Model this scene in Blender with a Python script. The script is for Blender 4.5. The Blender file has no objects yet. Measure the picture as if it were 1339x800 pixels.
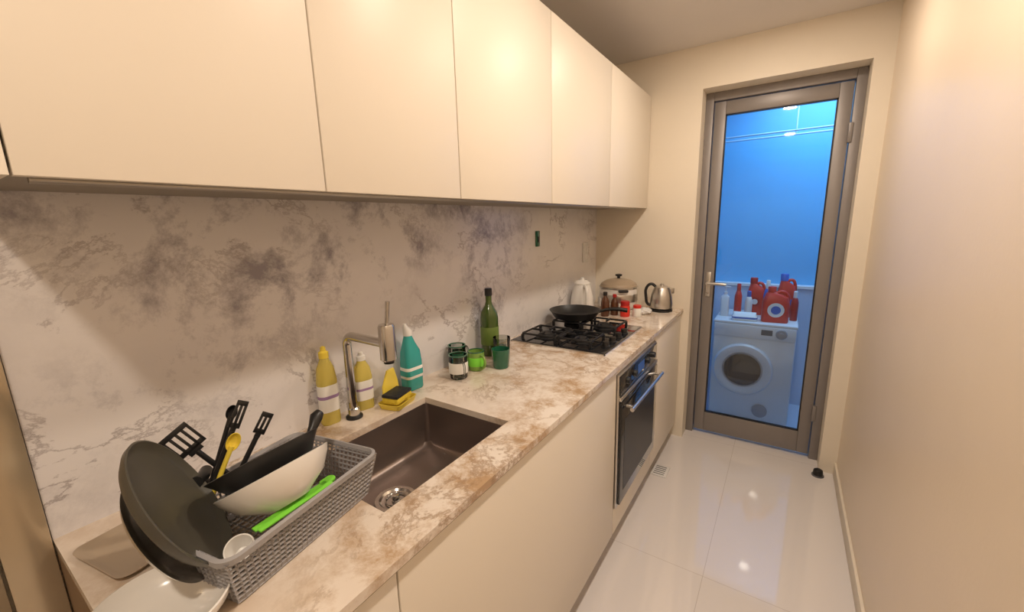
import bpy, bmesh, math, random
from mathutils import Vector, Matrix, noise
random.seed(4)
S = bpy.context.scene
COL = S.collection

# ------------------------------------------------------------ materials
def new_mat(name):
    m = bpy.data.materials.new(name); m.use_nodes = True
    nt = m.node_tree; b = nt.nodes['Principled BSDF']
    return m, nt, b
def mat(name, col, rough=0.5, metal=0.0, var=0.04, scale=6.0, bump=0.0, trans=0.0, ior=1.45, coat=0.0, bscale=80):
    m, nt, b = new_mat(name)
    tc = nt.nodes.new('ShaderNodeTexCoord')
    nz = nt.nodes.new('ShaderNodeTexNoise'); nz.inputs['Scale'].default_value = scale; nz.inputs['Detail'].default_value = 3
    nt.links.new(tc.outputs['Object'], nz.inputs['Vector'])
    mx = nt.nodes.new('ShaderNodeMix'); mx.data_type = 'RGBA'
    c = Vector(col)
    mx.inputs['A'].default_value = (*[max(0, x*(1-var)) for x in c], 1)
    mx.inputs['B'].default_value = (*[min(1, x*(1+var)) for x in c], 1)
    nt.links.new(nz.outputs['Fac'], mx.inputs['Factor'])
    nt.links.new(mx.outputs['Result'], b.inputs['Base Color'])
    b.inputs['Roughness'].default_value = rough
    b.inputs['Metallic'].default_value = metal
    b.inputs['Transmission Weight'].default_value = trans
    b.inputs['IOR'].default_value = ior
    b.inputs['Coat Weight'].default_value = coat
    if bump > 0:
        n2 = nt.nodes.new('ShaderNodeTexNoise'); n2.inputs['Scale'].default_value = bscale
        nt.links.new(tc.outputs['Object'], n2.inputs['Vector'])
        bp = nt.nodes.new('ShaderNodeBump'); bp.inputs['Strength'].default_value = bump; bp.inputs['Distance'].default_value = 0.01
        nt.links.new(n2.outputs['Fac'], bp.inputs['Height']); nt.links.new(bp.outputs['Normal'], b.inputs['Normal'])
    return m
def marble(name, base, blotch, vein, rough, seed, blot_amt=0.5, vein_amt=0.8, vw=.035, bs=2.3, vs=3.2, r1a=.45, r1b=.68, cloud=None, dist=.15, gm=(.40, .60)):
    m, nt, b = new_mat(name)
    N = nt.nodes.new; L = nt.links.new
    tc = N('ShaderNodeTexCoord'); mp = N('ShaderNodeMapping'); mp.inputs['Location'].default_value = (seed, seed*1.7, seed*.3)
    mp.inputs['Rotation'].default_value = (.5, .2, .6)
    L(tc.outputs['Object'], mp.inputs['Vector'])
    def noi(vec, sc, det, ro, di=0):
        n = N('ShaderNodeTexNoise'); n.inputs['Scale'].default_value = sc; n.inputs['Detail'].default_value = det
        n.inputs['Roughness'].default_value = ro; n.inputs['Distortion'].default_value = di; L(vec, n.inputs['Vector']); return n.outputs['Fac']
    def ramp(fac, stops):
        r = N('ShaderNodeValToRGB'); e = r.color_ramp.elements
        while len(e) < len(stops): e.new(.5)
        for q, (p, v) in zip(e, stops): q.position = p; q.color = (v, v, v, 1)
        L(fac, r.inputs['Fac']); return r.outputs['Color']
    def mix(fac, A, col):
        x = N('ShaderNodeMix'); x.data_type = 'RGBA'; L(fac, x.inputs['Factor'])
        if isinstance(A, tuple): x.inputs['A'].default_value = (*A, 1)
        else: L(A, x.inputs['A'])
        x.inputs['B'].default_value = (*col, 1); return x.outputs['Result']
    def mul(a, c):
        q = N('ShaderNodeMath'); q.operation = 'MULTIPLY'; L(a, q.inputs[0]); L(c, q.inputs[1]); return q.outputs[0]
    V1 = mp.outputs[0]
    mp2 = N('ShaderNodeMapping'); mp2.inputs['Location'].default_value = (seed+3, 5, 9); mp2.inputs['Rotation'].default_value = (.8, .4, 1.0); mp2.inputs['Scale'].default_value = (1, 1.0, 1.5)
    L(tc.outputs['Object'], mp2.inputs['Vector']); V2 = mp2.outputs[0]
    f1 = ramp(noi(V1, bs*3.2, 12, .75, dist), [(r1a, 0), (r1b, blot_amt)])
    g1 = ramp(noi(V2, bs*.55, 3, .5), [(gm[0], .05), (gm[1], 1)])
    v1 = ramp(noi(V2, vs, 14, .68, dist*2), [(.5-vw, 0), (.5, vein_amt), (.5+vw, 0)])
    g2 = ramp(noi(V1, 2.0, 4, .6), [(.42, 0), (.58, 1)])
    c = base
    if cloud: c = mix(ramp(noi(V2, .9, 5, .6), [(.35, 0), (.65, .8)]), base, cloud)
    c = mix(mul(f1, g1), c, blotch)
    c = mix(mul(v1, g2), c, vein)
    L(c, b.inputs['Base Color'])
    b.inputs['Roughness'].default_value = rough
    return m

M = {}
M['wall'] = mat('paint_cream', (.84, .76, .64), .6, bump=.03, var=.02)
M['wallR'] = mat('paint_cream_satin', (.88, .75, .60), .38, bump=.03, var=.02)
M['ceil'] = mat('paint_ceiling', (.74, .70, .67), .8, var=.02)
M['cab'] = mat('cabinet_laminate', (.82, .75, .65), .42, var=.02, scale=2)
M['carc'] = mat('cabinet_carcass', (.38, .33, .27), .6)
M['endp'] = mat('brown_end_panel', (.22, .14, .08), .5)
M['steelch'] = mat('channel_aluminium', (.45, .42, .38), .35, 1)
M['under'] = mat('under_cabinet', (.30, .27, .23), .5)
M['splash'] = marble('marble_backsplash', (.87, .84, .83), (.26, .24, .28), (.32, .28, .29), .24, 2.0, .9, .8, vw=.014, bs=1.9, vs=1.9, r1a=.48, r1b=.64, cloud=(.68, .66, .69), gm=(.42, .56))
M['counter'] = marble('marble_countertop', (.85, .78, .71), (.46, .29, .15), (.34, .22, .13), .13, 7.3, .9, .75, vw=.025, bs=2.6, vs=3.6, r1a=.44, r1b=.60, cloud=(.74, .63, .52), gm=(.38, .56))
M['sink'] = mat('sink_bronze_steel', (.27, .22, .20), .33, .8)
M['chrome'] = mat('chrome', (.62, .61, .60), .16, 1)
M['steel'] = mat('brushed_steel', (.66, .64, .61), .28, 1)
M['black'] = mat('black_plastic', (.015, .015, .016), .35)
M['iron'] = mat('cast_iron', (.02, .02, .022), .55, bump=.2)
M['bglass'] = mat('black_glass', (.012, .013, .016), .06, coat=.5)
M['nonstick'] = mat('nonstick_black', (.025, .025, .026), .38)
M['panout'] = mat('pan_olive_grey', (.08, .075, .06), .35)
M['greyp'] = mat('grey_plastic', (.35, .34, .35), .45)
M['white'] = mat('white_ceramic', (.84, .82, .79), .2, coat=.3)
M['whitep'] = mat('white_plastic', (.78, .77, .76), .35)
M['frame'] = mat('door_aluminium_taupe', (.27, .245, .235), .42, .3)
M['red'] = mat('red_plastic', (.70, .04, .025), .35)
M['redd'] = mat('red_dark_plastic', (.45, .02, .02), .35)
M['blue'] = mat('blue_label', (.05, .15, .55), .4)
M['yellow'] = mat('yellow_plastic', (.85, .66, .08), .25)
M['soapy'] = mat('yellow_soap_translucent', (.95, .80, .20), .12, trans=.55)
M['yellowd'] = mat('yellow_sponge', (.80, .60, .05), .9, bump=.6)
M['teal'] = mat('teal_cleaner', (.06, .50, .48), .15, trans=.3)
M['label'] = mat('label_white', (.85, .84, .80), .5)
M['purple'] = mat('label_purple', (.35, .22, .42), .5)
M['lime'] = mat('lime_plastic', (.22, .72, .06), .35)
M['greeng'] = mat('green_glass', (.05, .09, .015), .08, coat=.6)
M['greenl'] = mat('green_label', (.13, .20, .04), .4)
M['dgreen'] = mat('dark_green_glaze', (.02, .13, .07), .15, coat=.5)
M['mgreen'] = mat('mug_green_band', (.22, .38, .08), .3)
M['brown'] = mat('brown_sauce', (.10, .035, .015), .15, coat=.4)
M['gold'] = mat('bronze_gloss_panel', (.58, .48, .34), .22, .6, var=.03)
M['tanw'] = mat('tan_tray', (.42, .33, .24), .4)
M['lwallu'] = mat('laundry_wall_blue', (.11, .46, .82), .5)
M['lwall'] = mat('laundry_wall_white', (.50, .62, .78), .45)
M['lrail'] = mat('rail_blue_grey', (.35, .60, .85), .4)
M['rub'] = mat('rubber_grey', (.12, .12, .13), .6)
M['dark'] = mat('dark_gap', (.02, .018, .015), .8)

def glass_mat(name, tint):
    m = bpy.data.materials.new(name); m.use_nodes = True; nt = m.node_tree; nt.nodes.clear()
    o = nt.nodes.new('ShaderNodeOutputMaterial'); t = nt.nodes.new('ShaderNodeBsdfTransparent'); t.inputs[0].default_value = (*tint, 1)
    g = nt.nodes.new('ShaderNodeBsdfGlossy'); g.inputs['Roughness'].default_value = .02
    f = nt.nodes.new('ShaderNodeFresnel'); f.inputs[0].default_value = 1.5
    x = nt.nodes.new('ShaderNodeMixShader')
    nt.links.new(f.outputs[0], x.inputs[0]); nt.links.new(t.outputs[0], x.inputs[1]); nt.links.new(g.outputs[0], x.inputs[2]); nt.links.new(x.outputs[0], o.inputs[0])
    return m
M['glass'] = glass_mat('door_glass', (.90, .95, 1.0))
M['cglass'] = glass_mat('clear_glass', (.80, .82, .80))

def tile_mat():
    m, nt, b = new_mat('floor_tile_gloss')
    N = nt.nodes.new; L = nt.links.new
    tc = N('ShaderNodeTexCoord'); mp = N('ShaderNodeMapping'); mp.inputs['Location'].default_value = (-.96+.6, -.45, 0)
    L(tc.outputs['Object'], mp.inputs['Vector'])
    br = N('ShaderNodeTexBrick'); br.offset = 0; br.squash = 1
    br.inputs['Scale'].default_value = 1; br.inputs['Brick Width'].default_value = .6; br.inputs['Row Height'].default_value = 1.2
    br.inputs['Mortar Size'].default_value = .0014; br.inputs['Mortar Smooth'].default_value = .2
    br.inputs['Color1'].default_value = (.80, .76, .75, 1); br.inputs['Color2'].default_value = (.81, .77, .76, 1); br.inputs['Mortar'].default_value = (.62, .57, .55, 1)
    L(mp.outputs[0], br.inputs['Vector'])
    L(br.outputs['Color'], b.inputs['Base Color'])
    b.inputs['Roughness'].default_value = .06; b.inputs['Coat Weight'].default_value = .7; b.inputs['Coat Roughness'].default_value = .03
    return m
M['tile'] = tile_mat()

# ------------------------------------------------------------ geometry helpers
def link(o, parent=None):
    COL.objects.link(o)
    if parent is not None: o.parent = parent
    return o
def finish(name, bm, m, parent=None, smooth=False, angle=35):
    me = bpy.data.meshes.new(name); bmesh.ops.recalc_face_normals(bm, faces=bm.faces); bm.to_mesh(me); bm.free()
    mats = m if isinstance(m, (list, tuple)) else [m]
    for k in mats: me.materials.append(M[k] if isinstance(k, str) else k)
    if smooth:
        for p in me.polygons: p.use_smooth = True
        try: me.set_sharp_from_angle(angle=math.radians(angle))
        except Exception: pass
    return link(bpy.data.objects.new(name, me), parent)
def G(name, loc=(0, 0, 0), rot=(0, 0, 0), basis=None):
    e = bpy.data.objects.new(name, None); e.empty_display_size = .05
    COL.objects.link(e)
    if basis is not None: e.matrix_world = Matrix.Translation(loc) @ basis.to_4x4()
    else: e.matrix_world = Matrix.Translation(loc) @ Matrix.Rotation(rot[2], 4, 'Z') @ Matrix.Rotation(rot[1], 4, 'Y') @ Matrix.Rotation(rot[0], 4, 'X')
    return e
def basis_n(n, xdir=(1, 0, 0)):
    z = Vector(n).normalized(); x = Vector(xdir); x = (x - z*x.dot(z)).normalized(); y = z.cross(x)
    return Matrix((x, y, z)).transposed()
def box(name, a, b, m, parent=None, bev=0, seg=2):
    bm = bmesh.new(); bmesh.ops.create_cube(bm, size=1)
    for v in bm.verts:
        v.co = Vector([a[i] + (v.co[i]+.5)*(b[i]-a[i]) for i in range(3)])
    if bev > 0: bmesh.ops.bevel(bm, geom=bm.edges[:], offset=bev, segments=seg, profile=.5, affect='EDGES')
    return finish(name, bm, m, parent, smooth=bev > 0)
def boxes(name, lst, m, parent=None, bev=0):
    bm = bmesh.new()
    for a, b in lst:
        r = bmesh.ops.create_cube(bm, size=1)
        for v in r['verts']:
            v.co = Vector([a[i] + (v.co[i]+.5)*(b[i]-a[i]) for i in range(3)])
    if bev > 0: bmesh.ops.bevel(bm, geom=bm.edges[:], offset=bev, segments=2, profile=.5, affect='EDGES')
    return finish(name, bm, m, parent, smooth=bev > 0)
def lathe(name, prof, m, parent=None, seg=48, loc=(0, 0, 0), axis='Z', matfn=None, angle=35):
    bm = bmesh.new(); rings = []
    for r, z in prof:
        if r < 1e-6: rings.append([bm.verts.new((0, 0, z))])
        else: rings.append([bm.verts.new((r*math.cos(2*math.pi*i/seg), r*math.sin(2*math.pi*i/seg), z)) for i in range(seg)])
    for k in range(len(rings)-1):
        A, B = rings[k], rings[k+1]
        for i in range(seg):
            j = (i+1) % seg
            if len(A) == 1 and len(B) == 1: continue
            if len(A) == 1: f = bm.faces.new((A[0], B[i], B[j]))
            elif len(B) == 1: f = bm.faces.new((A[i], A[j], B[0]))
            else: f = bm.faces.new((A[i], A[j], B[j], B[i]))
            if matfn: f.material_index = matfn(k)
    R = Matrix.Identity(4)
    if axis == 'X': R = Matrix.Rotation(math.pi/2, 4, 'Y')
    if axis == 'Y': R = Matrix.Rotation(math.pi/2, 4, 'X')
    bmesh.ops.transform(bm, matrix=Matrix.Translation(loc) @ R, verts=bm.verts)
    return finish(name, bm, m, parent, smooth=True, angle=angle)
def rr(hx, hy, r, n=6):
    r = min(r, hx, hy); pts = []
    for cx, cy, a0 in ((hx-r, hy-r, 0), (-hx+r, hy-r, 90), (-hx+r, -hy+r, 180), (hx-r, -hy+r, 270)):
        for i in range(n+1):
            a = math.radians(a0 + 90*i/n); pts.append((cx + r*math.cos(a), cy + r*math.sin(a)))
    return pts
def loft(name, secs, m, parent=None, caps=(True, True), matfn=None, n=6, angle=40):
    bm = bmesh.new(); rings = []
    for s in secs:
        z, hx, hy, r = s[:4]; ox, oy = (s[4], s[5]) if len(s) > 4 else (0, 0)
        rings.append([bm.verts.new((x+ox, y+oy, z)) for x, y in rr(hx, hy, r, n)])
    for k in range(len(rings)-1):
        A, B = rings[k], rings[k+1]; c = len(A)
        for i in range(c):
            f = bm.faces.new((A[i], A[(i+1) % c], B[(i+1) % c], B[i]))
            if matfn: f.material_index = matfn(k)
    if caps[0]: bm.faces.new(rings[0][::-1])
    if caps[1]: bm.faces.new(rings[-1])
    return finish(name, bm, m, parent, smooth=True, angle=angle)
def tube(name, pts, r, m, parent=None, cyclic=False, res=6, spline='POLY', radii=None):
    cu = bpy.data.curves.new(name+'_c', 'CURVE'); cu.dimensions = '3D'; cu.bevel_depth = r; cu.bevel_resolution = res; cu.use_fill_caps = True
    if spline == 'POLY':
        sp = cu.splines.new('POLY'); sp.points.add(len(pts)-1)
        for i, p in enumerate(pts):
            sp.points[i].co = (*p, 1); sp.points[i].radius = radii[i] if radii else 1
    else:
        sp = cu.splines.new('BEZIER'); sp.bezier_points.add(len(pts)-1); sp.resolution_u = 10
        for i, p in enumerate(pts):
            q = sp.bezier_points[i]; q.co = p; q.handle_left_type = q.handle_right_type = 'AUTO'; q.radius = radii[i] if radii else 1
    sp.use_cyclic_u = cyclic
    t = bpy.data.objects.new(name+'_t', cu); COL.objects.link(t)
    dg = bpy.context.evaluated_depsgraph_get(); dg.update()
    me = bpy.data.meshes.new_from_object(t.evaluated_get(dg)); me.name = name
    bpy.data.objects.remove(t)
    me.materials.clear(); me.materials.append(M[m])
    for p in me.polygons: p.use_smooth = True
    return link(bpy.data.objects.new(name, me), parent)
def arc(c, r, a0, a1, n, plane='XZ'):
    out = []
    for i in range(n+1):
        a = math.radians(a0+(a1-a0)*i/n); u, v = r*math.cos(a), r*math.sin(a)
        out.append({'XZ': (c[0]+u, c[1], c[2]+v), 'YZ': (c[0], c[1]+u, c[2]+v), 'XY': (c[0]+u, c[1]+v, c[2])}[plane])
    return out
def prism(name, pts, z0, z1, m, parent=None, bev=0, mtx=None):
    bm = bmesh.new(); b = [bm.verts.new((x, y, z0)) for x, y in pts]; t = [bm.verts.new((x, y, z1)) for x, y in pts]; n = len(pts)
    bm.faces.new(b[::-1]); bm.faces.new(t)
    for i in range(n): bm.faces.new((b[i], b[(i+1) % n], t[(i+1) % n], t[i]))
    if bev: bmesh.ops.bevel(bm, geom=bm.edges[:], offset=bev, segments=2, profile=.5, affect='EDGES')
    if mtx is not None: bmesh.ops.transform(bm, matrix=mtx, verts=bm.verts)
    return finish(name, bm, m, parent, smooth=bev > 0)

# ------------------------------------------------------------ dimensions
H = 2.45; XR = 1.485; YF = 2.80; YN = -1.7; YD = 2.95; YC = .08
# ---- shell
box('floor', (-.1, YN-.1, -.1), (XR+.1, 3.05, 0), 'tile')
box('ceiling', (-.1, YN-.1, H), (XR+.1, 3.05, H+.1), 'ceil')
box('wall_left', (-.12, YN-.1, 0), (-.013, 3.05, H), 'wall')
box('wall_right', (XR, YN-.1, 0), (XR+.12, 3.05, H), 'wallR')
box('wall_near', (-.1, YN-.1, 0), (XR+.1, YN, H), 'wall')
boxes('wall_far', [((-.1, YF, 0), (.645, 3.05, H)), ((1.405, YF, 0), (XR+.1, 3.05, H)), ((.645, YF, 2.215), (1.405, 3.05, H))], 'wall')
box('backsplash', (-.0125, YC, .9), (0, YF, 1.56), 'splash')
box('baseboard_right', (XR-.012, YN, 0), (XR, YF, .075), 'wall', bev=.002)
# ---- laundry room
box('floor_laundry', (.2, 3.05, -.16), (1.8, 4.1, -.06), 'lwall')
LW = G('wall_laundry')
box('upper', (.2, 4.0, .93), (1.8, 4.1, 2.7), 'lwallu', LW)
box('lower', (.2, 3.93, -.06), (1.8, 4.1, .91), 'lwall', LW)
box('ledge', (.2, 3.915, .91), (1.8, 4.1, .93), 'whitep', LW)
box('wall_laundry_left', (.1, 3.05, -.16), (.2, 4.1, 2.7), 'lwallu')
box('wall_laundry_right', (1.8, 3.05, -.16), (1.9, 4.1, 2.7), 'lwallu')
box('ceiling_laundry', (.1, 3.05, 2.5), (1.9, 4.1, 2.6), 'lwall')
dr = G('clothes_drying_rail', (1.0, 3.7, 2.05))
for i, y in enumerate((-.12, .06)):
    tube('rail_%d' % i, [(-.78, y, 0), (.78, y, 0)], .006, 'lrail', dr)
for i, x in enumerate((-.35, .12)):
    tube('hanger_%d' % i, [(x, -.12, 0), (x, -.12, .02), (x, -.03, .2), (x, -.03, .45)], .005, 'lrail', dr)
    tube('hanger_b%d' % i, [(x, .06, 0), (x, .06, .02), (x, -.03, .2)], .005, 'lrail', dr)

# ---- door
D = G('door_1', (1.025, YD, 0))
boxes('frame', [((-.38, -.03, 0), (-.335, .06, 2.215)), ((.335, -.03, 0), (.38, .06, 2.215)), ((-.335, -.03, 2.165), (.335, .06, 2.215))], 'frame', D, bev=.003)
boxes('leaf', [((-.331, -.015, .02), (-.268, .03, 2.16)), ((.270, -.015, .02), (.331, .03, 2.16)), ((-.268, -.015, 2.085), (.270, .03, 2.16)), ((-.268, -.015, .02), (.270, .03, .155))], 'frame', D, bev=.003)
boxes('gasket', [((-.270, -.004, .153), (-.262, .02, 2.087)), ((.264, -.004, .153), (.272, .02, 2.087)), ((-.27, -.004, 2.08), (.27, .02, 2.087)), ((-.27, -.004, .153), (.27, .02, .160))], 'black', D)
box('glass_pane', (-.266, .005, .157), (.268, .011, 2.083), 'glass', D)
box('handle_plate', (-.312, -.022, .97), (-.285, -.014, 1.13), 'steel', D, bev=.003)
lathe('handle_neck', [(0, 0), (.011, 0), (.011, .045), (0, .045)], 'steel', D, loc=(-.298, -.02, 1.06), axis='Y', seg=20)
tube('handle_lever', [(-.298, -.06, 1.06), (-.25, -.062, 1.062), (-.19, -.058, 1.06)], .009, 'steel', D)
lathe('key_cylinder', [(0, 0), (.009, 0), (.009, .006), (0, .006)], 'chrome', D, loc=(-.298, -.02, .995), axis='Y', seg=16)
boxes('hinges', [((.325, -.04, .25), (.345, -.015, .35)), ((.325, -.04, 1.85), (.345, -.015, 1.95))], 'frame', D, bev=.004)
ds = G('door_stopper', (1.40, 2.74, 0))
lathe('rubber_cap', [(0, 0), (.024, 0), (.026, .01), (.022, .035), (.012, .042), (0, .043)], 'black', ds, seg=24)
lathe('rim', [(.024, 0), (.03, 0), (.03, .006), (.024, .008)], 'rub', ds, seg=24)

# ---- upper cabinets
U = G('upper_cabinet', (0, 0, 0))
ys = [.086, .10, .511, .926, 1.474, 2.10, YF-.004]
box('carcass', (0.001, .09, 1.556), (.328, YF-.002, 2.218), 'carc', U)
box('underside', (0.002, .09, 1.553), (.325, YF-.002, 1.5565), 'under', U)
box('end_filler', (0.001, .0785, 1.548), (.350, .0985, 2.222), 'cab', U)
for i in range(1, len(ys)-1):
    box('door_panel_%d' % i, (.33, ys[i]+.0018, 1.548), (.350, ys[i+1]-.0018, 2.222), 'cab', U, bev=.001)
tube('light_strip', [(.30, .12, 1.549), (.30, 2.7, 1.549)], .006, 'steelch', U)

# ---- base cabinets
B = G('base_cabinet', (0, 0, 0))
sides = [.405, 1.55, 2.165, YF-.02]
for i, y in enumerate(sides): box('side_%d' % i, (.02, y-.008, .10), (.575, y+.008, .868), 'carc', B)
box('end_panel', (.001, YC, 0), (.596, YC+.018, .8795), 'endp', B)
box('bottom', (.02, YC+.02, .10), (.575, YF-.005, .118), 'carc', B)
box('toe_kick', (.545, YC+.02, 0), (.558, YF-.002, .098), 'steelch', B)
box('gola_channel', (.555, YC+.02, .862), (.575, YF-.004, .879), 'dark', B)
for i, (a, b) in enumerate([(YC+.018, .405), (.405, 1.562), (2.153, YF-.003)]):
    box('door_panel_%d' % i, (.577, a+.002, .10), (.597, b-.002, .866), 'cab', B, bev=.0012)
box('oven_filler_top', (.577, 1.566, .852), (.595, 2.149, .866), 'cab', B)
box('oven_filler_bottom', (.577, 1.566, .10), (.597, 2.149, .225), 'cab', B, bev=.001)

# ---- countertop with sink cutout
sx0, sx1, sy0, sy1 = .145, .488, .47, .93
boxes('countertop', [((0, YC, .88), (sx0, YF, .9)), ((sx1, YC, .88), (.608, YF, .9)), ((sx0, YC, .88), (sx1, sy0, .9)), ((sx0, sy1, .88), (sx1, YF, .9))], 'counter')

# ---- sink
cx, cy = (sx0+sx1)/2, (sy0+sy1)/2; hx, hy = (sx1-sx0)/2, (sy1-sy0)/2
K = G('kitchen_sink', (cx, cy, .9))
loft('basin', [(-.0205, hx+.012, hy+.012, .02), (-.0205, hx-.001, hy-.001, .012), (-.10, hx-.002, hy-.002, .015), (-.155, hx-.006, hy-.006, .02), (-.166, hx-.016, hy-.016, .03), (-.17, hx-.03, hy-.03, .03), (-.173, .05, .05, .05, -.03, -.03)], 'sink', K, caps=(False, True))
lathe('drain_ring', [(.058, 0), (.056, .004), (.045, .004), (.040, -.001), (.03, -.002), (.012, -.002), (.012, .002), (0, .004)], 'chrome', K, loc=(-.03, -.04, -.169), seg=40)
lathe('strainer_knob', [(0, .014), (.009, .013), (.010, .0), (.006, -.002)], 'chrome', K, loc=(-.03, -.04, -.167), seg=20)
tube('drain_rods', arc((-.03, -.04, -.167), .028, 0, 360, 24, 'XY'), .002, 'chrome', K)

# ---- faucet
F = G('kitchen_faucet', (.062, .71, .9))
lathe('base', [(0, 0), (.025, 0), (.025, .006), (.020, .010), (.0, .010)], 'black', F, seg=32)
lathe('collar', [(.017, .008), (.017, .03), (.0135, .034), (.0135, .05)], 'chrome', F, seg=32)
zt = .262
tube('spout', [(0, 0, .03), (0, 0, zt-.03)] + arc((.03, 0, zt-.03), .03, 180, 90, 8)[1:] + [(.17, 0, zt)], .0130, 'chrome', F)
lathe('mixer_body', [(0, .216), (.019, .216), (.0225, .220), (.0225, .311), (.020, .317), (0, .318)], 'chrome', F, loc=(.185, 0, 0), seg=32)
lathe('aerator', [(0, .208), (.014, .208), (.014, .218)], 'black', F, loc=(.185, 0, 0), seg=24)
tube('lever', [(.187, 0, .315), (.190, .002, .34), (.194, .004, .380)], .0055, 'chrome', F, radii=[1, 1, 1.1])

# ---- oven
O = G('built_in_oven', (.597, 1.8575, .54))
w = .289
box('body', (-.55, -w+.012, -.30), (-.003, w-.012, .30), 'steel', O)
box('fascia', (-.003, -w, -.31), (.010, w, .31), 'steel', O, bev=.002)
box('control_panel', (.010, -w+.006, .218), (.016, w-.006, .304), 'bglass', O, bev=.002)
box('steel_strip', (.010, -w+.002, .196), (.020, w-.002, .214), 'steel', O, bev=.002)
box('oven_door_glass', (.010, -w+.010, -.292), (.022, w-.010, .192), 'bglass', O, bev=.003)
box('door_window', (.0221, -w+.05, -.24), (.0228, w-.05, .10), 'nonstick', O)
for i, y in enumerate((-.2, -.1, .1, .2)):
    lathe('knob_%d' % i, [(0, 0), (.016, 0), (.014, .012), (0, .013)], 'black', O, loc=(.016, y, .262), axis='X', seg=24)
box('display', (.0161, -.05, .24), (.0168, .05, .285), 'blue', O)
tube('handle_bar', [(.055, -.25, .155), (.055, .25, .155)], .009, 'steel', O)
for i, y in enumerate((-.22, .22)): tube('handle_post_%d' % i, [(.02, y, .155), (.055, y, .155)], .007, 'steel', O)

# ---- cooktop
C = G('gas_cooktop', (.275, 1.915, .9))
box('glass_plate', (-.245, -.275, .0005), (.24, .275, .009), 'bglass', C, bev=.003)
boxes('trim_edge', [((-.247, -.277, .0003), (.242, -.272, .006)), ((-.247, .272, .0003), (.242, .277, .006)), ((.237, -.277, .0003), (.242, .277, .006)), ((-.247, -.277, .0003), (-.242, .277, .006))], 'steel', C)
burn = [(-.11, -.15, .045), (-.11, .15, .036), (.075, -.15, .036), (.075, .15, .045)]
for i, (x, y, r) in enumerate(burn):
    lathe('burner_%d' % i, [(r+.014, .009), (r+.014, .013), (r, .015), (r, .024), (r-.006, .027), (r-.008, .033), (0, .034)], 'iron', C, loc=(x, y, 0), seg=32)
gr = []
for x, y, r in burn:
    g = .090 if r > .04 else .080
    for sx in (-1, 1):
        gr.append(((x+sx*g-.004, y-g, .034), (x+sx*g+.004, y+g, .043)))
        gr.append(((min(x+sx*.028, x+sx*g), y-.004, .036), (max(x+sx*.028, x+sx*g), y+.004, .046)))
        gr.append(((x-.004, min(y+sx*.028, y+sx*g), .036), (x+.004, max(y+sx*.028, y+sx*g), .046)))
    for sy in (-1, 1):
        gr.append(((x-g, y+sy*g-.004, .034), (x+g, y+sy*g+.004, .043)))
        for sx in (-1, 1):
            gr.append(((x+sx*g-.006, y+sy*g-.006, .009), (x+sx*g+.006, y+sy*g+.006, .036)))
boxes('pan_supports', gr, 'iron', C, bev=.0015)
for i, y in enumerate((-.17, -.085, 0, .085)):
    lathe('knob_%d' % i, [(0, .009), (.020, .009), (.020, .014), (.016, .016), (.015, .034), (0, .036)], 'black', C, loc=(.205, y, 0), seg=28)

# ---- frying pan on cooktop
P = G('frying_pan', (.175, 2.07, .9468))
lathe('pan_body', [(0, 0), (.10, 0), (.115, .006), (.140, .045), (.143, .046), (.137, .047), (.112, .012), (.095, .005), (0, .004)], 'nonstick', P, seg=56)
tube('handle', [(.125, .03, .038), (.16, .05, .05), (.22, .07, .055), (.27, .085, .05)], .011, 'black', P, spline='BEZ', radii=[.6, .8, 1, 1.1])

# ---- bottles near faucet
def soap(name, loc, rz, body, h, w=.029, d=.020, cap='yellow', label='label'):
    g = G(name, loc, (0, 0, rz))
    loft('bottle', [(0, w*.9, d*.9, .015), (.006, w, d, .018), (h*.35, w*.92, d*.95, .018), (h*.55, w, d, .018), (h*.72, w*.85, d*.9, .018), (h*.82, .014, .014, .014), (h*.86, .012, .012, .012)], body, g)
    lathe('cap', [(.014, h*.85), (.014, h*.92), (.008, h*.94), (.007, h*.985), (0, h)], cap, g, seg=24)
    loft('label', [(h*.17, w*1.0, d*1.0, .018), (h*.18, w*1.01, d*1.01, .018), (h*.5, w*1.01, d*1.01, .018), (h*.51, w, d, .018)], label, g)
    loft('label_print', [(h*.34, w*1.015, d*1.015, .018), (h*.38, w*1.015, d*1.015, .018)], 'purple', g, caps=(False, False))
    return g
soap('dish_soap_bottle', (.030, .652, .9005), 1.45, 'soapy', .24, cap='yellow')
soap('dish_soap_bottle', (.034, .772, .9005), 1.3, 'soapy', .19, cap='label')
g = G('spray_cleaner_bottle', (.048, .965, .9005), (0, 0, 1.5))
loft('bottle', [(0, .032, .022, .012), (.006, .035, .026, .014), (.10, .035, .026, .014), (.14, .032, .024, .014), (.17, .022, .018, .014, -.004, 0), (.20, .013, .013, .013, -.006, 0)], 'teal', g)
loft('label', [(.045, .0355, .0265, .014), (.046, .036, .027, .014), (.085, .036, .027, .014), (.086, .0355, .0265, .014)], 'label', g)
loft('label_print', [(.055, .0365, .0272, .014), (.075, .0365, .0272, .014)], 'teal', g, caps=(False, False))
loft('spout_cap', [(.198, .015, .015, .015, -.006, 0), (.215, .015, .015, .013, -.006, 0), (.235, .007, .007, .007, -.014, 0), (.242, .005, .005, .005, -.016, 0)], 'whitep', g)
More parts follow.
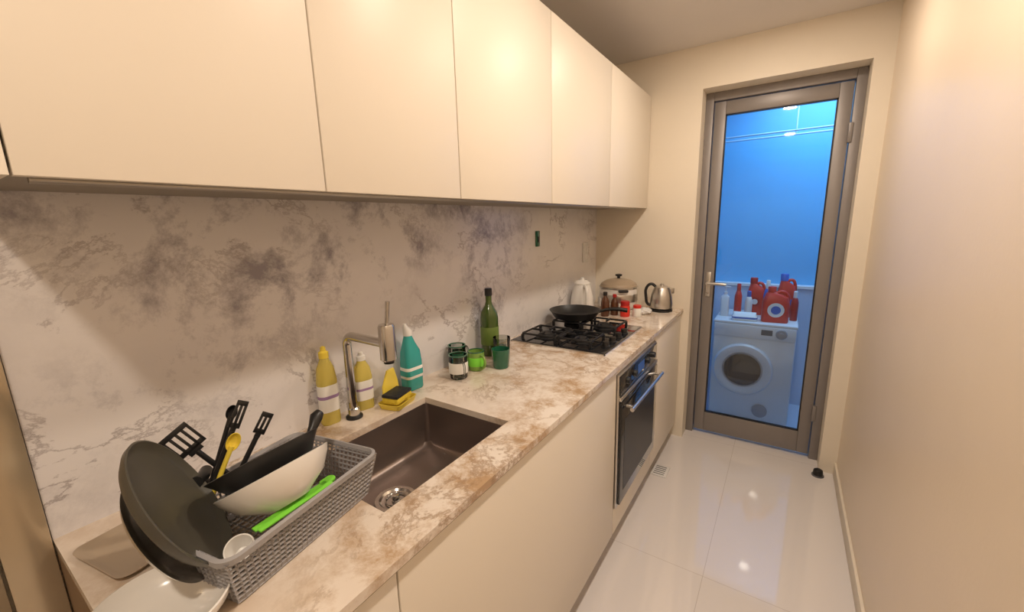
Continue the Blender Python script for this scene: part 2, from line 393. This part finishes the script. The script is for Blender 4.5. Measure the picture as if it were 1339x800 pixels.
# sponge + caddy
g = G('sponge_caddy', (.105, .845, .9005), (0, 0, .25))
loft('tray', [(0, .036, .05, .012), (.018, .042, .056, .014), (.018, .039, .053, .012), (.004, .034, .047, .010)], 'yellow', g, caps=(True, True))
loft('back_plate', [(0, .004, .045, .003, -.036, .02), (.06, .004, .040, .003, -.040, .02), (.105, .004, .018, .003, -.043, .03)], 'yellow', g)
g = G('kitchen_sponge', (.110, .840, .9185), (0, 0, .25))
box('foam', (-.028, -.043, 0), (.03, .04, .020), 'yellowd', g, bev=.004)
box('scourer', (-.028, -.043, .020), (.03, .04, .030), 'iron', g, bev=.002)

# ---- mugs
def mug(name, loc, rz, r, h, m, band=None, th=.003):
    g = G(name, loc, (0, 0, rz))
    lathe('body', [(0, .0), (r*.85, 0), (r*.93, .004), (r, h*.5), (r, h), (r-th, h), (r-th, .008), (0, .007)], m, g, seg=40)
    if band: lathe('band', [(r+.0004, h*.25), (r+.0008, h*.26), (r+.0008, h*.7), (r+.0004, h*.71)], band, g, seg=40)
    lathe('rim', [(r-th-.0004, h-.003), (r-th-.0004, h+.0006), (r+.0006, h+.0006), (r+.0006, h-.003)], 'dgreen' if band else m, g, seg=40)
    tube('handle', [(r-.002, 0, h*.82), (r+.02, 0, h*.78), (r+.028, 0, h*.5), (r+.018, 0, h*.24), (r-.002, 0, h*.2)], .0045, m, g, spline='BEZ')
    return g
mug('glass_mug', (.125, 1.130, .9005), -.5, .036, .092, 'cglass', 'white')
mug('glass_mug', (.045, 1.215, .9005), 1.5, .036, .095, 'cglass', 'dgreen')
mug('coffee_mug', (.128, 1.235, .9005), -.3, .033, .078, 'mgreen', 'lime')
g = G('drinking_glass', (.200, 1.305, .9005))
lathe('tumbler', [(0, 0), (.030, 0), (.033, .004), (.038, .078), (.036, .078), (.031, .008), (0, .007)], 'dgreen', g, seg=36)
g = G('drinking_glass', (.150, 1.385, .9005))
lathe('tumbler', [(0, 0), (.030, 0), (.033, .004), (.037, .10), (.035, .10), (.031, .008), (0, .007)], 'cglass', g, seg=36)
lathe('contents', [(0, .008), (.030, .009), (.033, .06), (0, .06)], 'greeng', g, seg=36)

# ---- olive oil bottle
g = G('olive_oil_bottle', (.062, 1.42, .9005))
lathe('glass_body', [(0, 0), (.036, 0), (.040, .006), (.040, .17), (.036, .195), (.018, .225), (.0135, .24), (.0135, .275), (.016, .277), (.016, .285), (.0, .285)], 'greeng', g, seg=40)
lathe('label', [(.0403, .05), (.0408, .051), (.0408, .13), (.0403, .131)], 'greenl', g, seg=40)
lathe('screw_cap', [(.0165, .268), (.0165, .297), (.014, .30), (0, .30)], 'black', g, seg=24)

# ---- far counter items
g = G('water_jug', (.09, 2.36, .9005), (0, 0, -.9))
lathe('body', [(0, 0), (.066, 0), (.072, .008), (.074, .06), (.068, .12), (.054, .17), (.048, .19), (.046, .195)], 'white', g)
lathe('lid', [(.050, .192), (.050, .20), (.035, .214), (.012, .220), (.012, .232), (0, .235)], 'white', g)
tube('handle', [(.052, 0, .185), (.095, 0, .18), (.112, 0, .12), (.10, 0, .05), (.070, 0, .035)], .010, 'white', g, spline='BEZ')
tube('spout', [(-.055, 0, .14), (-.075, 0, .175), (-.082, 0, .19)], .012, 'white', g, radii=[1.4, 1, .8])
def sauce(name, loc, r, h, m, cap, lab):
    g = G(name, loc)
    lathe('bottle', [(0, 0), (r*.92, 0), (r, .004), (r, h*.6), (r*.8, h*.7), (r*.42, h*.8), (r*.4, h*.9)], m, g, seg=28)
    lathe('cap', [(r*.5, h*.86), (r*.5, h*.98), (r*.4, h), (0, h)], cap, g, seg=24)
    lathe('label', [(r+.0003, h*.15), (r+.0007, h*.16), (r+.0007, h*.5), (r+.0003, h*.51)], lab, g, seg=28)
sauce('sauce_bottle', (.235, 2.375, .9005), .026, .15, 'brown', 'black', 'brown')
sauce('sauce_bottle', (.275, 2.43, .9005), .024, .13, 'brown', 'redd', 'brown')
sauce('sauce_bottle', (.045, 2.50, .9005), .028, .20, 'brown', 'black', 'label')
g = G('spice_jar', (.345, 2.42, .9005))
lathe('jar', [(0, 0), (.027, 0), (.029, .004), (.029, .06), (.025, .068), (.025, .072)], 'red', g, seg=28)
lathe('lid', [(.027, .07), (.027, .092), (.025, .094), (0, .094)], 'redd', g, seg=28)
g = G('spice_jar', (.41, 2.45, .9005))
lathe('jar', [(0, 0), (.024, 0), (.026, .004), (.026, .045), (.022, .052), (.022, .055)], 'label', g, seg=28)
lathe('lid', [(.024, .053), (.024, .068), (.022, .07), (0, .07)], 'red', g, seg=28)
g = G('rice_cooker', (.225, 2.64, .9005), (0, 0, -1.0))
lathe('body', [(0, 0), (.095, 0), (.105, .008), (.118, .03), (.122, .08), (.120, .135), (.116, .140), (0, .140)], 'white', g)
lathe('band', [(.1222, .055), (.1235, .06), (.1235, .10), (.122, .105)], 'steel', g)
lathe('rim', [(.117, .138), (.125, .142), (.125, .150), (.117, .153)], 'steel', g)
lathe('lid', [(.119, .151), (.112, .168), (.08, .188), (.04, .198), (0, .201)], 'tanw', g)
lathe('lid_knob', [(.010, .198), (.010, .212), (.022, .217), (.022, .226), (0, .231)], 'black', g, seg=24)
boxes('side_handles', [((-.145, -.03, .125), (-.115, .03, .14)), ((.115, -.03, .125), (.145, .03, .14))], 'black', g, bev=.005)
box('switch_panel', (-.03, -.128, .02), (.03, -.112, .075), 'whitep', g, bev=.004)
g = G('electric_kettle', (.495, 2.68, .9005), (0, 0, math.pi+.3))
lathe('base', [(0, 0), (.068, 0), (.070, .006), (.068, .014), (.0, .016)], 'black', g)
lathe('body', [(.062, .016), (.068, .022), (.070, .05), (.064, .10), (.052, .14), (.047, .15)], 'steel', g)
lathe('lid', [(.048, .148), (.046, .154), (.03, .162), (.012, .164), (.011, .174), (0, .177)], 'steel', g)
tube('handle', [(.038, 0, .155), (.065, 0, .172), (.092, 0, .150), (.095, 0, .09), (.080, 0, .04), (.064, 0, .035)], .009, 'black', g, spline='BEZ')
prism('spout', [(-.045, -.016), (-.045, .016), (-.076, 0)], .112, .148, 'steel', g, bev=.003)
g = G('plastic_bag', (.43, 2.54, .9005))
bm = bmesh.new(); bmesh.ops.create_icosphere(bm, subdivisions=4, radius=1)
for v in bm.verts:
    d = 1+.25*noise.noise(v.co*2.2)+.08*noise.noise(v.co*6)
    v.co = Vector((v.co.x*.040*d, v.co.y*.038*d, max(0, .018+v.co.z*.022*d)))
finish('crumpled_bag', bm, 'whitep', g, smooth=True)

# ---- outlets
g = G('wall_socket', (0.0, 1.957, 1.389))
box('plate', (0, -.018, -.042), (.010, .018, .042), 'dgreen', g, bev=.003)
box('rocker', (.010, -.009, -.02), (.013, .009, .012), 'black', g, bev=.001)
g = G('wall_socket', (0.0, 2.60, 1.27))
box('plate', (0, -.04, -.065), (.008, .04, .065), 'whitep', g, bev=.003)
boxes('switches', [((.008, -.03, .005), (.012, -.003, .045)), ((.008, .003, .005), (.012, .03, .045)), ((.008, -.02, -.045), (.011, .02, -.01))], 'whitep', g, bev=.001)
g = G('floor_trap_cover', (.62, 2.32, 0))
box('plate', (-.045, -.06, 0), (.045, .06, .006), 'whitep', g, bev=.002)
boxes('slots', [((-.03, -.045+i*.02, .0055), (.03, -.038+i*.02, .0066)) for i in range(5)], 'rub', g)

# ---- dish rack
RZ = math.radians(10.6)
R = G('dish_rack', (.338, .330, .9005), (0, 0, RZ))
hxT, hyT, hxB, hyB, hh = .118, .160, .100, .142, .098
rows = 9
def rp(hx_, hy_):
    pts = []; nx, ny = 19, 27
    for i in range(ny): pts.append((hx_, -hy_+2*hy_*i/ny))
    for i in range(nx): pts.append((hx_-2*hx_*i/nx, hy_))
    for i in range(ny): pts.append((-hx_, hy_-2*hy_*i/ny))
    for i in range(nx): pts.append((-hx_+2*hx_*i/nx, -hy_))
    return pts
bm = bmesh.new(); rings = []
for k in range(rows+1):
    t = k/rows; rings.append([bm.verts.new((x, y, .004+t*(hh-.008))) for x, y in rp(hxB+(hxT-hxB)*t, hyB+(hyT-hyB)*t)])
n = len(rings[0])
for k in range(rows):
    for i in range(n): bm.faces.new((rings[k][i], rings[k][(i+1) % n], rings[k+1][(i+1) % n], rings[k+1][i]))
o = finish('perforated_sides', bm, 'greyp', R)
md = o.modifiers.new('w', 'WIREFRAME'); md.thickness = .0062; md.use_replace = True; md.use_even_offset = False
bm = bmesh.new(); nx, ny = 14, 20; gv = [[bm.verts.new((-hxB+2*hxB*i/nx, -hyB+2*hyB*j/ny, .004)) for j in range(ny+1)] for i in range(nx+1)]
for i in range(nx):
    for j in range(ny): bm.faces.new((gv[i][j], gv[i+1][j], gv[i+1][j+1], gv[i][j+1]))
o = finish('perforated_base', bm, 'greyp', R)
md = o.modifiers.new('w', 'WIREFRAME'); md.thickness = .005; md.use_even_offset = False
loft('rim', [(hh-.008, hxT-.001, hyT-.001, .02), (hh-.010, hxT+.007, hyT+.007, .026), (hh, hxT+.008, hyT+.008, .027), (hh+.002, hxT+.002, hyT+.002, .022), (hh-.008, hxT-.003, hyT-.003, .018)], 'greyp', R, caps=(False, False))
loft('foot_band', [(0, hxB+.001, hyB+.001, .012), (.016, hxB+.004, hyB+.004, .012), (.016, hxB-.001, hyB-.001, .010), (0, hxB-.002, hyB-.002, .010)], 'greyp', R, caps=(False, False))

# large dark pan leaning in rack + lid behind
nb = (.34, .80, .42)
bb = basis_n(nb, (0, .3, -1))
pc = Vector((.350, .185, 1.046))
g = G('griddle_pan', pc, basis=bb)
lathe('disc', [(0, -.006), (.106, -.006), (.117, .004), (.120, .012), (.117, .013), (.111, .006), (.103, .001), (0, 0)], 'panout', g, seg=64)
tube('handle', [(.04, .10, .004), (.055, .135, .008), (.06, .155, .010)], .011, 'black', g)
pl = pc - Vector(nb).normalized()*.032 + bb @ Vector((.028, .0, 0))
g = G('pot_lid', pl, basis=bb)
lathe('disc', [(0, -.004), (.090, -.004), (.098, .002), (.094, .004), (.08, .002), (0, .002)], 'steel', g, seg=64)
lathe('knob', [(0, -.03), (.016, -.03), (.016, -.022), (.006, -.018), (.006, -.003)], 'black', g, seg=24)

# white bowl + black pan
bs = basis_n((-.50, -.05, .86), (0, 1, 0))
g = G('mixing_bowl', (.375, .326, 1.036), basis=bs)
lathe('bowl', [(0, -.062), (.038, -.062), (.042, -.058), (.074, -.038), (.093, -.010), (.098, .002), (.095, .003), (.090, -.009), (.071, -.034), (.038, -.054), (0, -.056)], 'white', g, seg=56)
g = G('wok', (.358, .322, 1.060), basis=bs)
lathe('wok_body', [(0, -.05), (.045, -.048), (.070, -.030), (.089, -.004), (.097, .006), (.094, .007), (.086, -.002), (.067, -.026), (.041, -.043), (0, -.045)], 'nonstick', g, seg=56)
tube('handle', [(.088, 0, .002), (.100, 0, .012), (.115, .0, .028), (.126, 0, .034)], .010, 'black', g, radii=[.7, .9, 1.3, .9])

# utensils
def slot_spatula(name, base, tip, m, w=.034, l=.07, face=(1, -.3, .2), n=5):
    b = Vector(base); t = Vector(tip); d = (t-b).normalized()
    bas = basis_n(face, d); g = G(name, base, basis=bas)
    L_ = (t-b).length
    tube('handle', [(0, 0, 0), (L_-l, 0, 0)], .005, m, g)
    k = []; x0 = L_-l
    k.append(((x0-.002, -w*.5, -.0015), (x0+.012, w*.5, .0015))); k.append(((L_-.010, -w, -.0015), (L_, w, .0015)))
    for i in range(n):
        y = -w+(2*w-.005)*i/(n-1); k.append(((x0+.008, y, -.0015), (L_-.006, y+.005, .0015)))
    k.append(((x0+.006, -w, -.0015), (x0+.016, w, .0015)))
    boxes('head', k, m, g, bev=.0006)
def spoon(name, base, tip, m, r=.022, face=(1, -.3, .2)):
    b = Vector(base); t = Vector(tip); g = G(name, base, basis=basis_n(face, (t-b))); L_ = (t-b).length
    tube('handle', [(0, 0, 0), (L_-r*1.5, 0, 0)], .0045, m, g)
    o = lathe('bowl', [(0, -.010), (r*.6, -.008), (r, 0), (r*.94, .001), (r*.55, -.006), (0, -.008)], m, g, seg=28, loc=(0, 0, 0))
    o.location = (L_-r*.8, 0, 0); o.scale = (1.5, 1, 1)
slot_spatula('slotted_spatula', (.262, .325, .955), (.212, .232, 1.112), 'black', w=.025, l=.058)
slot_spatula('pasta_server', (.255, .245, .965), (.200, .355, 1.125), 'black', w=.010, l=.06, n=3)
spoon('serving_spoon', (.240, .255, .965), (.175, .342, 1.105), 'black', .010)
spoon('cooking_spoon', (.270, .245, .965), (.232, .320, 1.070), 'yellow', .012)
slot_spatula('turner', (.258, .285, .965), (.200, .392, 1.080), 'black', w=.011, l=.05, n=3)
# lime tongs
g = G('kitchen_tongs', (.438, .255, .985), (0, .15, .12))
boxes('arms', [((-.010, 0, 0), (.002, .145, .004)), ((.005, .0, .006), (.015, .145, .010))], 'lime', g, bev=.0015)
loft('tip', [(0, .009, .016, .009, -.005, .147), (.004, .009, .016, .009, -.005, .147)], 'lime', g)
g = G('small_cup', (.420, .240, .945), (.3, .5, 0))
lathe('cup', [(0, 0), (.014, 0), (.019, .022), (.022, .034), (.020, .034), (.017, .022), (.012, .004), (0, .004)], 'white', g, seg=32)

# white bowl bottom left, tray
g = G('serving_bowl', (.415, .130, .9005))
lathe('bowl', [(0, 0), (.04, 0), (.042, .004), (.070, .018), (.084, .034), (.088, .048), (.0855, .049), (.081, .036), (.068, .022), (.04, .008), (0, .007)], 'white', g, seg=64)
g = G('drip_tray', (.155, .20, .9005), (0, 0, RZ))
loft('tray', [(0, .075, .09, .02), (.010, .085, .10, .02), (.010, .082, .097, .02), (.003, .073, .088, .02)], 'tanw', g)

# sink brush
g = G('dish_brush', (.235, .555, .748), (0, -.5, .4))
tube('handle', [(0, 0, .0), (0, 0, .10)], .008, 'black', g)
lathe('head', [(0, -.012), (.022, -.012), (.026, .0), (.022, .014), (.008, .02)], 'black', g, seg=24)

# tall bronze panel doors on the wall beyond the counter end
g = G('tall_cabinet', (0, 0, 0))
box('door_leaf_right', (-.012, .016, .02), (.012, .078, 2.2), 'gold', g, bev=.002)
box('door_leaf_left', (-.012, -.60, .02), (.012, .012, 2.2), 'gold', g, bev=.002)
box('plinth', (-.012, -.60, 0), (.004, .078, .02), 'endp', g)

# ---- clothes dryer
W = G('clothes_dryer', (.985, 3.42, -.06))
box('body', (-.265, 0, .015), (.265, .46, .755), 'whitep', W, bev=.012, seg=3)
box('control_panel', (-.262, -.012, .655), (.262, .01, .752), 'whitep', W, bev=.006)
box('top_lid', (-.268, -.008, .752), (.268, .462, .772), 'whitep', W, bev=.005)
lathe('door_ring', [(.200, .0), (.200, .018), (.188, .034), (.165, .036), (.135, .022), (.128, .018)], 'whitep', W, loc=(-.052, 0, .41), axis='Y', seg=56)
lathe('door_glass', [(.130, .018), (.128, .022), (.09, .030), (0, .034)], 'bglass', W, loc=(-.052, 0, .41), axis='Y', seg=48)
lathe('door_gasket', [(.135, .020), (.132, .027), (.124, .026), (.124, .02)], 'greyp', W, loc=(-.052, 0, .41), axis='Y', seg=48)
lathe('dial', [(.035, 0), (.035, .014), (.030, .018), (.012, .018), (.012, .028), (0, .028)], 'greyp', W, loc=(.175, -.01, .71), axis='Y', seg=32)
box('display', (.05, -.0135, .69), (.12, -.0115, .73), 'rub', W)
lathe('lint_filter', [(.05, 0), (.05, .010), (.042, .012), (0, .012)], 'greyp', W, loc=(.085, 0, .10), axis='Y', seg=32)
boxes('feet', [((-.24, .02, 0), (-.2, .06, .02)), ((.2, .02, 0), (.24, .06, .02)), ((-.24, .4, 0), (-.2, .44, .02)), ((.2, .4, 0), (.24, .44, .02))], 'black', W)
ZT = .7125
def jug(name, loc, rz, m, w, d, h, capm, labm):
    g = G(name, loc, (0, 0, rz))
    loft('body', [(0, w*.95, d*.9, .02), (.01, w, d, .025), (h*.55, w, d, .025), (h*.72, w*.85, d*.9, .025), (h*.82, w*.45, d*.6, .02, -w*.3, 0), (h*.86, .022, .022, .022, -w*.35, 0)], m, g)
    lathe('cap', [(.026, h*.84), (.027, h*.98), (.024, h), (0, h)], capm, g, loc=(-w*.35, 0, 0), seg=24)
    tube('handle', [(-w*.1, 0, h*.82), (w*.5, 0, h*.86), (w*.85, 0, h*.74), (w*.88, 0, h*.58)], .011, m, g, spline='BEZ')
    o = lathe('label', [(0, .0), (w*.62, 0), (w*.62, .0015), (0, .0015)], labm[0], g, loc=(0, -d-.0002, h*.36), axis='Y', seg=36)
    o = lathe('label_inner', [(0, .0015), (w*.36, .0015), (w*.36, .003), (0, .003)], labm[1], g, loc=(0, -d-.0002, h*.36), axis='Y', seg=36)
jug('detergent_jug', (1.105, 3.53, ZT), .1, 'red', .085, .045, .26, 'red', ('label', 'blue'))
jug('detergent_jug', (.965, 3.76, ZT), -.1, 'red', .06, .04, .29, 'redd', ('redd', 'label'))
jug('detergent_jug', (1.165, 3.76, ZT), .1, 'red', .06, .04, .33, 'blue', ('blue', 'label'))
def slim(name, loc, r, h, m, cm):
    g = G(name, loc)
    lathe('bottle', [(0, 0), (r*.93, 0), (r, .005), (r, h*.62), (r*.7, h*.75), (r*.48, h*.79)], m, g, seg=28)
    lathe('cap', [(r*.55, h*.77), (r*.55, h*.98), (r*.42, h), (0, h)], cm, g, seg=24)
slim('stain_remover_bottle', (.855, 3.60, ZT), .026, .26, 'red', 'red')
slim('bleach_bottle', (1.045, 3.65, ZT), .026, .29, 'blue', 'label')
slim('softener_bottle', (.925, 3.64, ZT), .026, .20, 'label', 'blue')
slim('bleach_bottle', (1.222, 3.63, ZT), .024, .22, 'redd', 'label')
g = G('pump_bottle', (.765, 3.60, ZT))
loft('bottle', [(0, .03, .022, .012), (.15, .03, .022, .012), (.17, .012, .012, .012)], 'whitep', g)
lathe('pump', [(.014, .165), (.014, .19), (.005, .192), (.005, .225), (.012, .226), (.012, .235), (0, .236)], 'whitep', g, seg=20)
tube('nozzle', [(0, 0, .23), (.035, 0, .228)], .005, 'whitep', g)
g = G('washing_powder_pack', (.915, 3.49, ZT), (0, 0, .1))
loft('pack', [(0, .08, .035, .015), (.03, .085, .042, .02), (.05, .075, .025, .015), (.062, .075, .004, .003)], 'label', g)
loft('print', [(.016, .0835, .039, .02), (.03, .0858, .0428, .02)], 'blue', g, caps=(False, False))

# ------------------------------------------------------------ lights
def area(name, loc, size, e, col, rot=(0, 0, 0), spread=None, shape='DISK'):
    l = bpy.data.lights.new(name, 'AREA'); l.shape = shape; l.size = size; l.energy = e; l.color = col
    if spread: l.spread = spread
    o = bpy.data.objects.new(name, l); o.location = loc; o.rotation_euler = rot; COL.objects.link(o); return o
warm = (1.0, .85, .69)
for i, (x, y, e) in enumerate([(1.05, -.33, 11.5), (1.05, 1.15, 11), (1.0, 2.1, 7.5)]):
    g = G('ceiling_downlight', (x, y, H))
    lathe('trim_ring', [(.05, -.001), (.065, -.001), (.063, -.008), (.052, -.010), (.05, -.004)], 'whitep', g, seg=32)
    a = area('downlight_lamp', (x, y, H-.012), .10, e, warm)
    a.parent = g; a.location = (0, 0, -.012)
area('laundry_daylight', (1.3, 3.5, 2.45), .7, 16, (.60, .82, 1.0), shape='SQUARE')
wd = bpy.data.worlds.new('world'); S.world = wd; wd.use_nodes = True
wd.node_tree.nodes['Background'].inputs[0].default_value = (.8, .85, 1, 1); wd.node_tree.nodes['Background'].inputs[1].default_value = .3

# ------------------------------------------------------------ camera
cam = bpy.data.cameras.new('camera'); co = bpy.data.objects.new('camera', cam); COL.objects.link(co)
cam.sensor_fit = 'HORIZONTAL'; cam.sensor_width = 36; cam.lens = 538/1339*36; cam.clip_start = .02
r = Vector((.8349, .5497, -.02505)); u = Vector((-.0885, .1789, .9798)); b = Vector((.5431, -.8159, .1982))
co.matrix_world = Matrix(((r.x, u.x, b.x, 1.13), (r.y, u.y, b.y, 0), (r.z, u.z, b.z, 1.477), (0, 0, 0, 1)))
S.camera = co
S.view_settings.view_transform = 'Standard'
S.view_settings.look = 'None'
